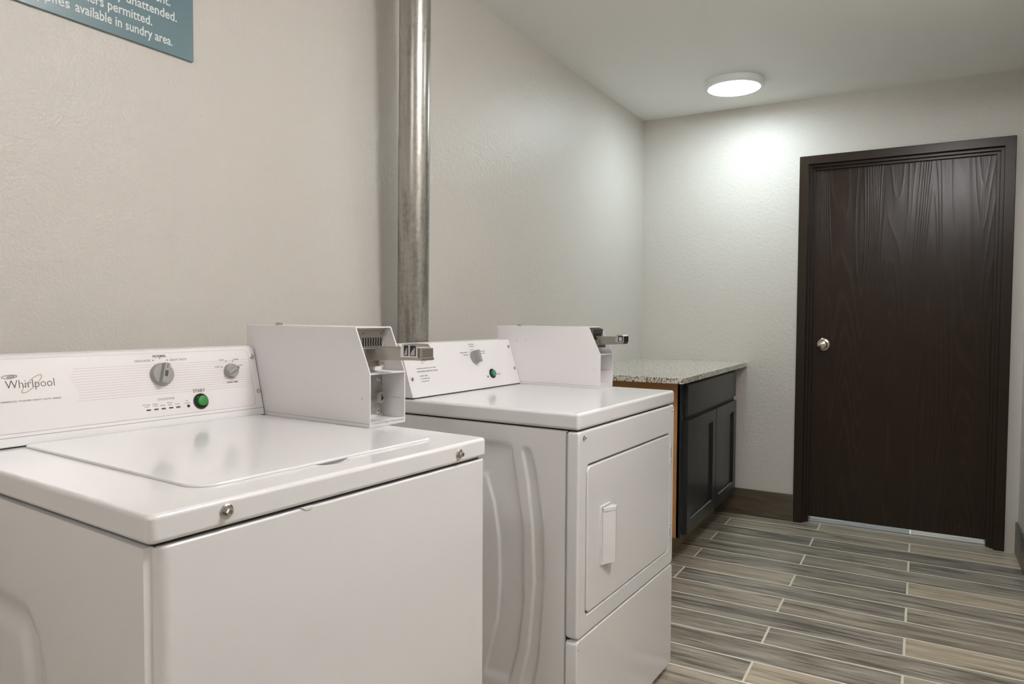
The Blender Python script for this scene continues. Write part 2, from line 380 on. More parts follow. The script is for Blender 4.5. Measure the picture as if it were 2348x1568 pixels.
# ------------------------------------------------------------------ ceiling lamps
def disc_lamp(x, y, col, st, label, r=0.152, drum=False):
    t = empty('ceiling_lamp', (x, y, ZC), 0, label, 'ceiling lamp', None)
    MB().lathe([(0, 0), (r-0.004, 0), (r, -0.004), (r, -0.030), (r-0.006, -0.036), (r-0.018, -0.0375), (r-0.020, -0.034), (0, -0.034)], None, 72).build('lamp_housing', WHITEP, t)
    if drum:                                   # frosted drum diffuser below a thin white pan; invented shape, sides light the ceiling
        MB().lathe([(0, -0.030), (r+0.004, -0.030), (r+0.006, -0.034), (r+0.004, -0.085), (r-0.010, -0.096), (0, -0.100)], None, 72).build('lamp_diffuser', emis('lit_diffuser', col, st), t)
        return t
    MB().lathe([(0, -0.0345), (r-0.021, -0.0345), (r-0.023, -0.0385), (r-0.05, -0.0410), (0, -0.0425)], None, 72).build('lamp_diffuser', emis('lit_diffuser', col, st), t)
    return t
disc_lamp(3.872, -0.675, C_FAR, LAMP_FAR, 'round white flush ceiling lamp, lit, near the corner by the far wall')
disc_lamp(1.32, -1.72, C_NEAR, LAMP_NEAR, 'round frosted drum ceiling lamp over the aisle beside the washer and dryer fronts', drum=True)
disc_lamp(2.60, -1.74, C_NEAR, FILL_MID, 'added fill lamp, round frosted drum, on the ceiling between the dryer front and the right wall', drum=True)  # added unseen fill lamp, brightens the dryer side and floor
disc_lamp(-1.15, -1.30, C_BACK, LAMP_BACK, 'round frosted drum ceiling lamp at the near end of the room', drum=True)
# passage lamp: cool light that shines in under the door
disc_lamp(L+0.72, -1.3, (0.72, 0.86, 1.0), 42.0, 'round cool white ceiling lamp in the passage beyond the brown door')

# ------------------------------------------------------------------ duct pipe
def pipe():
    k = Vector((-0.0388, -0.0384, 1.0)); base = Vector((1.8448, -0.120, 1.139))
    def at(z): return base + k*(z-1.139)
    t = empty('exhaust_duct', at(0.0), 0, 'round galvanised metal exhaust duct rising between the coin boxes to the ceiling', 'duct')
    r = 0.0508; o = at(0)
    d = k.normalized(); q = Vector((0, -1, 0)); q = (q - d*q.dot(d)).normalized(); p = d.cross(q)
    def seg(z0, z1, r0, r1, name, mat):
        Mx = Matrix((p, q, d)).transposed().to_4x4(); Mx = Matrix.Translation(at(z0)-o) @ Mx; h = (z1-z0)/d.z
        m = MB().lathe([(r0-0.002, 0), (r0, 0), (r1, h), (r1-0.002, h), (r0-0.002, 0)], Mx, 64)
        # longitudinal lock seam
        a = math.radians(-1)
        for aa, w, hh in ((a, 0.0045, 0.0022),):
            pts = []
            for s in (-1, 1):
                for rr in (r0-0.001, r0+hh):
                    pts.append((rr*math.cos(aa)-s*w*math.sin(aa), rr*math.sin(aa)+s*w*math.cos(aa)))
            P = [pts[0], pts[1], pts[3], pts[2]]
            A = [m.bm.verts.new(Mx @ Vector((x, y, 0))) for x, y in P]; B = [m.bm.verts.new(Mx @ Vector((x, y, h))) for x, y in P]
            m._face(A); m._face(B)
            for i in range(4): m._face([A[i], A[(i+1) % 4], B[(i+1) % 4], B[i]])
        return m.build(name, mat, t)
    seg(0.0, 1.765, r, r, 'lower_duct_section', GALV_L)
    seg(1.74, ZC, r-0.0012, r-0.0012, 'upper_duct_section', GALV_U)
    return t
pipe()

# ------------------------------------------------------------------ wall sign
def sign():
    x0, x1, z0, z1 = 0.40, 1.1265, 1.8085, 2.30
    t = empty('wall_sign', (x0, 0, z0), 0, 'slate blue laundry rules sign with white lettering on the left wall', 'sign')
    MB().box(0, x1-x0, -0.0065, -0.0005, 0, z1-z0).build('sign_panel', SIGNM, t, bevel=0.0008)
    Mx = frame_mat((0, -0.0065, 0), (1, 0, 0), (0, 0, 1), (0, -1, 0))
    X = lambda x: x-x0; Z = lambda z: z-z0
    c = 0.0205
    it = [('supplies', X(0.7465), X(0.8355), Z(1.829), c), ('available in sundry area.', X(0.8465), X(1.0700), Z(1.829), c),
          ('cleaners permitted.', X(0.8260), X(1.0190), Z(1.8590), c),
          ('laundry unattended.', X(0.8720), X(1.0820), Z(1.8895), c),
          ('equipment.', X(0.9480), X(1.0655), Z(1.9205), c)]
    join_text('sign_lettering', [(s, a, b, z, cp, 0.012) for s, a, b, z, cp in it], SIGNT, t, Mx)
sign()

# ------------------------------------------------------------------ countertop and cabinet
KT = 0.922
tag(MB().box(3.052, L-0.001, -0.6655, -0.001, KT-0.026, KT).build('countertop', GRAN, bevel=0.002),
    'beige speckled granite countertop on the charcoal base cabinet in the corner', 'countertop')
def cabinet():
    x0, x1, yf, yb, zt, zb = 3.240, 4.312, -0.600, -0.012, KT-0.0265, 0.150
    t = empty('base_cabinet', (x0, yf, 0), 0, 'charcoal two-door base cabinet with tan side panel beyond the dryer', 'cabinet')
    w, d = x1-x0, yb-yf
    # side panels with toe notch
    prof = [(0.004, zb), (0.115, zb), (0.115, 0), (d, 0), (d, zt), (0.004, zt)]
    MB().prism(prof, 'x', 0.0, 0.016).build('side_panel', TAN, t)
    MB().prism(prof, 'x', w-0.016, w).build('side_panel', TAN, t)
    MB().box(0.016, w-0.016, 0.12, d, zb, zb+0.016).build('cabinet_floor', KICK, t)
    MB().box(0.0, w, 0.100, 0.115, 0, zb).build('toe_kick', KICK, t)
    # face frame
    f = MB(); sw = 0.042
    f.box(0, 0.060, -0.004, 0.016, zb, zt); f.box(w-sw, w, -0.004, 0.016, zb, zt); f.box(sw, w-sw, -0.004, 0.016, zb, zb+0.03)
    f.box(sw, w-sw, -0.004, 0.016, zt-0.035, zt); f.box(sw, w-sw, -0.004, 0.016, 0.695, 0.740)
    f.build('face_frame', CHAR, t, bevel=0.001)
    # drawer front: slab with a raised centre
    def ringp(xa, xb, za, zc_, m, ya, yb2, mat, nm, par, bev=0.003):
        return MB().ring(rrect(xa, xb, za, zc_, 0.0001, 1), rrect(xa+m, xb-m, za+m, zc_-m, 0.0001, 1), 'y', ya, yb2).build(nm, mat, par, bevel=bev)
    da, db = 0.048, w-0.020
    dr = MB()
    dr.box(da, db, -0.016, -0.004, 0.722, 0.872)
    dr.prism([(da+0.002, 0.724), (db-0.002, 0.724), (db-0.002, 0.870), (da+0.002, 0.870)], 'y', -0.020, -0.016)
    dr.build('drawer_front', CHAR, t, bevel=0.004, seg=3)
    for (xa, xb) in ((0.046, 0.574), (0.584, w-0.022)):
        d_ = ringp(xa, xb, 0.158, 0.702, 0.062, -0.024, -0.004, CHAR, 'cabinet_door', t, 0.003)
        MB().box(xa+0.060, xb-0.060, -0.012, -0.005, 0.218, 0.642).build('door_inset', CHAR, d_)
        MB().prism([(-0.0235, 0.2195), (-0.0185, 0.2195), (-0.0185, 0.2245)], 'x', xa+0.062, xb-0.062).build('inset_bead', BEAD, d_)  # added strip, lightened to carry the bright reflected line
        MB().ring(rrect(xa+0.061, xb-0.061, 0.219, 0.641, 0.0001, 1), rrect(xa+0.069, xb-0.069, 0.227, 0.633, 0.0001, 1), 'y', -0.0165, -0.0115).build('inset_bead', CHAR, d_, bevel=0.0025)
cabinet()

# ------------------------------------------------------------------ appliance pieces
def screw(parent, M, r=0.0045, h=0.003, washer=True, mat=None):
    """hex screw head on a washer; M maps z to the outward normal"""
    m = MB()
    if washer: m.lathe([(0, 0), (r*1.75, 0), (r*1.75, h*0.35), (r*1.45, h*0.6), (0, h*0.6)], M, 20)
    m.lathe([(0, h*0.55), (r, h*0.55), (r, h*1.7), (r*0.8, h*2.0), (r*0.42, h*2.0), (r*0.42, h*1.3), (0, h*1.3)], M, 6 if washer else 14)
    return m.build('screw', mat or CHROME, parent)
def out_mat(p, n, up=(0, 0, 1)):
    n = Vector(n).normalized(); u = Vector(up).cross(n).normalized(); v = n.cross(u)
    return Matrix.Translation(Vector(p)) @ Matrix((u, v, n)).transposed().to_4x4()
def smooth(t): t = max(0.0, min(1.0, t)); return t*t*(3-2*t)

def embossed_side(name, parent, mat, y0, y1, z0, z1, depth, hfun, ny=110, nz=120, th=0.004, x=0.0):
    """sheet at local x, facing -x; hfun(y, z) in 0..1 pushes it inward by depth"""
    m = MB(); bm = m.bm
    g = [[bm.verts.new((x + depth*hfun(y0+(y1-y0)*i/ny, z0+(z1-z0)*j/nz), y0+(y1-y0)*i/ny, z0+(z1-z0)*j/nz)) for j in range(nz+1)] for i in range(ny+1)]
    for i in range(ny):
        for j in range(nz): m._face([g[i][j], g[i+1][j], g[i+1][j+1], g[i][j+1]])
    # turned edges
    b = {}
    rim = [g[i][0] for i in range(ny+1)] + [g[ny][j] for j in range(1, nz+1)] + [g[i][nz] for i in range(ny-1, -1, -1)] + [g[0][j] for j in range(nz-1, 0, -1)]
    back = [bm.verts.new((x + 0.012, v.co.y, v.co.z)) for v in rim]
    for i in range(len(rim)): m._face([rim[i], rim[(i+1) % len(rim)], back[(i+1) % len(rim)], back[i]])
    return m.build(name, mat, parent, angle=50)
def interp(tab, z):
    tab = sorted(tab)
    if z <= tab[0][0]: return tab[0][1]
    for (a, va), (b_, vb) in zip(tab, tab[1:]):
        if z <= b_: return va + (vb-va)*(z-a)/(b_-a)
    return tab[-1][1]

def coin_box(parent, x0, x1, yt, yf, yb, zt, zk, z0, lock_side, thread):
    """coin meter case: open-fronted sheet case; returns its shell"""
    t = 0.003; m = MB()
    prof = [(yb, z0), (yf, z0), (yf, zk), (yt, zt), (yb, zt)]
    m.prism(prof, 'x', x0, x0+t); m.prism(prof, 'x', x1-t, x1)
    m.box(x0+t, x1-t, yt, yb, zt-t, zt)                       # top
    m.box(x0+t, x1-t, yb-t, yb, z0, zt-t)                     # back
    m.box(x0+t, x1-t, yf, yb-t, z0+0.006, z0+0.006+t)         # floor
    m.prism([(yf, z0), (yf, z0+0.012), (yf+t, z0+0.012), (yf+t, z0)], 'x', x0+t, x1-t)   # front lip
    sy = yf+0.064
    m.prism([(yf, zk-t), (sy, zk-t), (sy, zk), (yf, zk)], 'x', x0+t, x1-t)               # shelf
    m.box(x0+t, x1-t, sy, sy+t, z0+0.009, zk-t)               # back of the lower recess
    m.box(x0+t, x1-t, sy-0.004, sy-0.001, zk, zt-t)           # back of the upper recess
    return m.build('coin_box', POWDER, parent, bevel=0.0007), sy

# ------------------------------------------------------------------ washing machine
def washer():
    X0, Y0, TH = 0.482, -0.8079, -0.072
    t = empty('washing_machine', (X0, Y0, 0), TH, 'large white top-loading coin washer in the left foreground with green start button', 'washing machine')
    W, D, ZB, ZT = 0.6485, 0.672, 0.9275, 0.9625
    # cabinet: front and right walls with rounded corners, left side embossed
    r = 0.014
    m = MB()
    outer = rrect(0.010, W, 0.0, D, r, 8, rs=(0.0165, r, r, r)); m.prism([(a, b) for a, b in outer], 'z', 0.022, ZB-0.0045)
    m.build('cabinet', ENAMEL, t, bevel=0.0035, seg=3, angle=40)
    def hf(y, z):
        # broad recess with a bowed front edge
        fr = interp([(0.10, 0.335), (0.35, 0.262), (0.55, 0.252), (0.69, 0.262), (0.742, 0.275), (0.78, 0.310), (0.792, 0.36)], z)
        a = smooth((y-fr)/0.030) * smooth((0.795-z)/0.035) * smooth((z-0.10)/0.04) * smooth((0.64-y)/0.03)
        b = smooth((y-fr-0.048)/0.03) * smooth((0.757-z)/0.03) * smooth((z-0.14)/0.04) * smooth((0.60-y)/0.03)
        return a - 0.75*b
    embossed_side('side_panel', t, ENAMEL, 0.013, D-0.004, 0.024, ZB-0.005, 0.0055, hf, x=0.0)
    for (a, b) in ((0.05, 0.05), (W-0.05, 0.05), (0.05, D-0.05), (W-0.05, D-0.05)):
        MB().lathe([(0, 0), (0.022, 0), (0.022, 0.008), (0.01, 0.01), (0.01, 0.03), (0, 0.03)], Matrix.Translation((a, b, 0)), 20).build('foot', BLACK, t)
    # top cap
    m = MB(); m.prism(rrect(-0.001, W+0.001, -0.002, D, 0.012, 8), 'z', ZB, ZT)
    cap = m.build('top_cap', ENAMEL, t, bevel=0.0065, seg=5, angle=60)
    # scooped finger pull pressed into the cap in front of the lid
    Ms = Matrix.Translation((0.328, 0.066, ZT+0.006)) @ Matrix.Diagonal((0.036, 0.023, 0.015, 1))
    cut = MB().lathe([(0 if k in (0, 18) else math.sin(math.pi*k/18), -math.cos(math.pi*k/18)) for k in range(19)], Ms, 48).build('scoop_cutter', ENAMEL, t)
    bo = cap.modifiers.new('scoop', 'BOOLEAN'); bo.operation = 'DIFFERENCE'; bo.object = cut; bo.solver = 'EXACT'
    bpy.context.view_layer.update()
    me = bpy.data.meshes.new_from_object(cap.evaluated_get(bpy.context.evaluated_depsgraph_get()))
    cap.modifiers.clear(); cap.data = me; me.set_sharp_from_angle(angle=math.radians(28))
    wnm = cap.modifiers.new('weighted', 'WEIGHTED_NORMAL'); wnm.keep_sharp = True; wnm.weight = 100
    cd_ = cut.data; bpy.data.objects.remove(cut); bpy.data.meshes.remove(cd_)
    MB().box(0.012, W-0.012, 0.010, D-0.01, ZB-0.010, ZB+0.004).build('cap_seal', BLACK, t)
    # lid: low raised slab with a finger notch in its front edge
    lx0, lx1, ly0, ly1 = 0.101, 0.572, 0.066, 0.5835
    o = rrect(lx0, lx1, ly0, ly1, 0.03, 8, rs=(0.034, 0.016, 0.01, 0.01))
    pts = o
    m = MB(); m.prism(pts, 'z', ZT-0.001, ZT+0.0040)
    lid = m.build('lid', ENAMEL, t, bevel=0.0032, seg=4, angle=50)
    # console: profile along x
    m = MB()
    cy0, cz0, cy1, cz1, h = 0.5847, 0.9565, 0.6275, 1.1190, 0.168
    ang = math.atan2(cy1-cy0, cz1-cz0)
    CX1 = 0.5905
    prof = [(cy0+0.0007, ZT+0.0014), (cy1-0.003, cz1-0.007), (cy1+0.003, cz1-0.0005), (cy1+0.012, cz1+0.001), (0.668, cz1+0.001), (0.672, cz1-0.004), (0.672, ZT+0.0014)]
    m.prism(prof, 'x', 0.004, CX1)
    con = m.build('console', PLASTIC, t, bevel=0.0035, seg=4, angle=35)
    MB().box(0.006, CX1-0.002, cy0+0.002, 0.668, ZT, ZT+0.0028).build('console_gap_shade', BLACK, con)  # black strip painted in for the shadow gap under the console
    ca, sa = math.cos(ang), math.sin(ang)
    FM = frame_mat((0, cy0, cz0+0.003), (1, 0, 0), (0, sa, ca), (0, -ca, sa))
    # overlay outline and seam lines
    MB().prism(rrect(0.024, 0.5715, 0.0275, 0.1585, 0.012, 6), 'z', 0.0002, 0.0009).build('control_overlay', OVERLAY, con, M=FM)
    MB().ring(rrect(0.024, 0.5715, 0.0275, 0.1585, 0.012, 6), rrect(0.0248, 0.5707, 0.0283, 0.1577, 0.0112, 6), 'z', 0.0002, 0.0011).build('overlay_edge', STRIPE, con, M=FM)
    MB().box(0.005, CX1-0.0005, 0.0205, 0.0215, 0, 0.0005).build('console_seam', GROOVE, con, M=FM)
    m = MB(); n = 13
    for k in range(n):
        v = 0.0735 + (0.1345-0.0735)*k/(n-1)
        m.box(0.196 + 0.006*math.sin(k*0.55), 0.5707-0.0005*k % 0.001, v-0.00035, v+0.00035, 0.0009, 0.0011)
    m.build('printed_stripes', STRIPE, con, M=FM)
    # brand
    TM = FM @ Matrix.Translation((0, 0, 0.0009))
    text('brand_lettering', 'Whirlpool', INK, con, TM, 0.0860, 0.1630, 0.1058, 0.0148, -0.012, 0.0003)
    def ell(cx, cy, a, b, rot, n=44, w=0.0006, name='ring', mat=GOLD, z=0.0005):
        P = []
        for k in range(n):
            q = 2*math.pi*k/n; x, y = a*math.cos(q), b*math.sin(q)
            P.append((cx + x*math.cos(rot)-y*math.sin(rot), cy + x*math.sin(rot)+y*math.cos(rot), z))
        MB().tube(P, w, 6, closed=True).build(name, mat, con, M=TM)
    ell(0.1270, 0.1125, 0.0222, 0.0060, math.radians(42), name='brand_swoosh')
    ell(0.0935, 0.1268, 0.0118, 0.0030, math.radians(3), name='brand_oval', mat=INKL)
    ell(0.0955, 0.1268, 0.0055, 0.0012, math.radians(3), name='brand_oval', mat=INKL)
    join_text('series_lettering', [('COMMERCIAL WASHER HEAVY DUTY SERIES', 0.0695, 0.1705, 0.0818, 0.0026, 0.01)], INKL, con, TM)
    IT = [('DELICATES', 0.3125, 0.3440, 0.1408, 0.0045), ('HEAVY DUTY', 0.3845, 0.4220, 0.1400, 0.0045),
          ('COLD', 0.4835, 0.4955, 0.1200, 0.0030), ('COOL', 0.4965, 0.5085, 0.1350, 0.0030), ('WARM', 0.5310, 0.5440, 0.1348, 0.0030), ('HOT', 0.5440, 0.5530, 0.1205, 0.0030),
          ('CYCLE STATUS', 0.3465, 0.3815, 0.0602, 0.0042),
          ('Sensing', 0.3145, 0.3300, 0.0528, 0.0022), ('Load', 0.3180, 0.3270, 0.0488, 0.0022), ('Soak/', 0.3345, 0.3455, 0.0528, 0.0022), ('Wash', 0.3350, 0.3450, 0.0488, 0.0022),
          ('Rinse', 0.3505, 0.3605, 0.0488, 0.0022), ('Final', 0.3655, 0.3755, 0.0528, 0.0022), ('Spin', 0.3665, 0.3745, 0.0488, 0.0022), ('Done', 0.3815, 0.3910, 0.0488, 0.0022),
          ('Lid', 0.4050, 0.4100, 0.0535, 0.0022), ('Locked', 0.4010, 0.4135, 0.0485, 0.0022)]
    join_text('dial_lettering', [(s, a, b, c, d, 0.004) for s, a, b, c, d in IT], INKL, con, TM)
    join_text('dial_lettering', [('NORMAL', 0.3500, 0.3780, 0.1490, 0.0050, 0.012), ('START', 0.4245, 0.4515, 0.0697, 0.0066, 0.006), ('WASH TEMP', 0.5070, 0.5340, 0.0838, 0.0034, 0.006)], INK, con, TM)
    for u, v in ((0.3494, 0.1433), (0.3640, 0.1470), (0.3790, 0.1425), (0.5005, 0.1210), (0.5120, 0.1330), (0.5292, 0.1325)):
        MB().lathe([(0, 0), (0.0012, 0), (0.0012, 0.0003), (0, 0.0003)], Matrix.Translation((u, v, 0)), 12).build('dial_dot', INK, con, M=TM)
    # indicator lights
    for u in (0.3254, 0.3408, 0.3561, 0.3717, 0.3870):
        MB().box(u-0.0042, u+0.0042, 0.0415, 0.0442, 0, 0.0008).build('indicator_light', GREYD, con, M=TM)
    MB().lathe([(0, 0), (0.0032, 0), (0.0030, 0.001), (0, 0.0018)], Matrix.Translation((0.4095, 0.0430, 0)), 16).build('lock_light', plain('dark_green_lens', (0.03, 0.05, 0.025), 0.3), con, M=TM)
    # knobs
    def knob(u, v, r, rot, prof_h, name, wedge=False):
        Mx = TM @ Matrix.Translation((u, v, 0)) @ Matrix.Rotation(rot, 4, 'Z')
        k = MB().lathe([(0, 0), (r*1.04, 0), (r*1.04, 0.0035), (r, 0.0055), (r*0.97, 0.0095), (r*0.93, 0.0105), (0, 0.0105)], Mx, 56).build(name, GREYP, con)
        w0 = r*0.34
        MB().prism([(-w0, 0.009), (w0, 0.009), (w0*0.72, prof_h), (-w0*0.72, prof_h)], 'y', -r*0.93, r*0.93).build('knob_grip', GREYP, k, bevel=0.0012, M=Mx)
        MB().box(-0.0006, 0.0006, r*0.42, r*0.88, prof_h-0.0003, prof_h+0.0004).build('pointer_line', INK, k, M=Mx)
        return k, Mx
    k1, Mx = knob(0.3625, 0.1130, 0.0225, math.radians(-18), 0.0205, 'cycle_knob')
    MB().box(-0.0030, 0.0030, -0.0075, 0.0045, 0.0203, 0.0211).build('pointer_window', GREYD, k1, M=Mx)
    knob(0.5198, 0.1105, 0.0155, math.radians(-66), 0.0165, 'temperature_knob')
    # start button
    Mx = TM @ Matrix.Translation((0.4383, 0.0500, 0))
    sb = MB().lathe([(0, 0), (0.0165, 0), (0.0165, 0.0025), (0.0150, 0.0042), (0.0125, 0.0042), (0.0118, 0.0020), (0, 0.0020)], Mx, 44).build('start_button', BLACK, con)
    MB().lathe([(0, 0.0018), (0.0108, 0.0018), (0.0108, 0.0098), (0.0098, 0.0112), (0.006, 0.0118), (0, 0.0120)], Mx, 40).build('button_cap', GREEN, sb)
    for v, u in ((0.1400, 0.5812), (0.0600, 0.5830)):
        screw(con, TM @ Matrix.Translation((u, v, -0.0008)), 0.0034, 0.0018)
    # coin box
    cb, sy = coin_box(t, 0.5925, 0.6970, 0.293, 0.2515, 0.655, 1.1680, 1.0735, ZT+0.0005, 1, 1)
    MB().box(0.5935, 0.6960, 0.2525, 0.655, ZT, ZT+0.0055).build('base_strip', PLASTIC, cb)
    MB().box(0.59215, 0.5926, 0.254, 0.66, ZT+0.0078, ZT+0.0084).build('base_seam', GROOVE, cb)
    MB().lathe([(0, 0), (0.0011, 0), (0.0011, 0.0004), (0, 0.0004)], out_mat((0.5925, 0.2735, 1.0217), (-1, 0, 0)), 12).build('rivet_hole', INK, cb)
    MB().lathe([(0, 0), (0.0011, 0), (0.0011, 0.0004), (0, 0.0004)], out_mat((0.640, 0.2515, 0.9695), (0, -1, 0)), 12).build('rivet_hole', INK, cb)
    MB().box(0.6932, 0.6941, 0.262, 0.289, 1.0148, 1.0154).build('side_seam', GROOVE, cb)
    # top lock
    MB().lathe([(0, 0), (0.0085, 0), (0.0085, 0.0035), (0.0065, 0.006), (0, 0.006)], Matrix.Translation((0.618, 0.570, 1.168)), 24).build('top_lock', CHROME, cb)
    # lock plate in the lower recess
    lp = MB().box(0.640, 0.6905, sy-0.0022, sy-0.0002, 0.978, 1.068).build('lock_plate', ZINC, cb, bevel=0.0006)
    for z in (1.0545, 0.9835): screw(lp, out_mat((0.6795, sy-0.002, z), (0, -1, 0)), 0.0042, 0.0028, True)
    MB().lathe([(0, 0), (0.0135, 0), (0.0135, 0.012), (0.0125, 0.0135), (0, 0.0135)], out_mat((0.6755, sy-0.002, 1.0150), (0, -1, 0)), 40).build('lock_cylinder', ZINC, lp)
    m = MB().box(0.6745, 0.6766, sy-0.0162, sy-0.0150, 1.0085, 1.0215); m.box(0.6775, 0.6795, sy-0.0162, sy-0.0150, 1.0105, 1.0165)
    m.build('keyhole', BLACK, lp)
    # coin mechanism plate in the upper recess
    mp = MB().prism([(0.6200-0.012, 1.1600), (0.6915, 1.1600), (0.6830, 1.1235), (0.6200-0.012, 1.1235)], 'y', sy-0.0085, sy-0.0045).build('coin_mechanism_plate', STEEL, cb, bevel=0.0006)
    m = MB()
    for k in range(8):
        a = 0.6255 + k*0.0074
        for (z0, z1, o) in ((1.1445, 1.1385, 0.0), (1.1385, 1.1325, 0.0014), (1.1325, 1.1265, 0.0)):
            m.prism([(a+o, z0), (a+o+0.0028, z0), (a+0.0014-o+0.0028, z1), (a+0.0014-o, z1)], 'y', sy-0.0092, sy-0.0084)
    m.build('coin_slots', BLACK, mp)
    for hx in (0.628, 0.681):
        MB().lathe([(0, 0), (0.0013, 0), (0.0013, 0.0006), (0, 0.0006)], out_mat((hx, sy-0.0085, 1.1535), (0, -1, 0)), 12).build('plate_hole', BLACK, mp)
    m = MB().box(0.6120, 0.6700, sy-0.030, sy-0.005, 1.0960, 1.1235); m.box(0.625, 0.668, sy-0.022, sy-0.005, 1.083, 1.096)
    m.build('coin_mechanism_body', STEEL, mp, bevel=0.0015)
    MB().box(0.650, 0.664, sy-0.034, sy-0.014, 1.0860, 1.0960).build('coin_mechanism_latch', CHROME, mp, bevel=0.001)
    # push slide
    sl = MB().prism([(0.2720, 1.1275), (0.1400, 1.1275), (0.1400, 1.1035), (0.2600, 1.1000)], 'x', 0.6250, 0.6590).build('coin_slide', STEEL, cb, bevel=0.0012)
    MB().prism([(0.196, 1.1290), (0.190, 1.1350), (0.155, 1.1350), (0.149, 1.1290), (0.149, 1.1080), (0.196, 1.1080)], 'x', 0.6215, 0.6610).build('slide_handle', CHROME, sl, bevel=0.0015)
    MB().box(0.6235, 0.6600, 0.1390, 0.200, 1.1030, 1.1085).build('slide_tray', STEEL, sl, bevel=0.001)
    for (a, b) in ((0.185, 0.1745), (0.1685, 0.1545)):
        fr = MB().box(0.6205, 0.6216, b, a, 1.1115, 1.1325).build('price_window', BLACK, sl)
        MB().prism([(a-0.0015, 1.1130), (b+0.0010, 1.1130), (b+0.0010, 1.1290), (a-0.004, 1.1200)], 'x', 0.6200, 0.6206).build('price_label', LABEL, fr)
    # cap front screws, catch tab
    for (u, z) in ((0.0974, 0.9470), (0.5641, 0.9440)):
        screw(t, out_mat((u, -0.0020, z), (0, -1, 0)), 0.0052, 0.0045)
    MB().prism([(0.214, ZB-0.0035), (0.236, ZB-0.0035), (0.232, ZB-0.0085), (0.222, ZB-0.0085)], 'y', -0.0012, 0.004).build('front_catch_tab', ENAMEL, t, bevel=0.001)
washer()

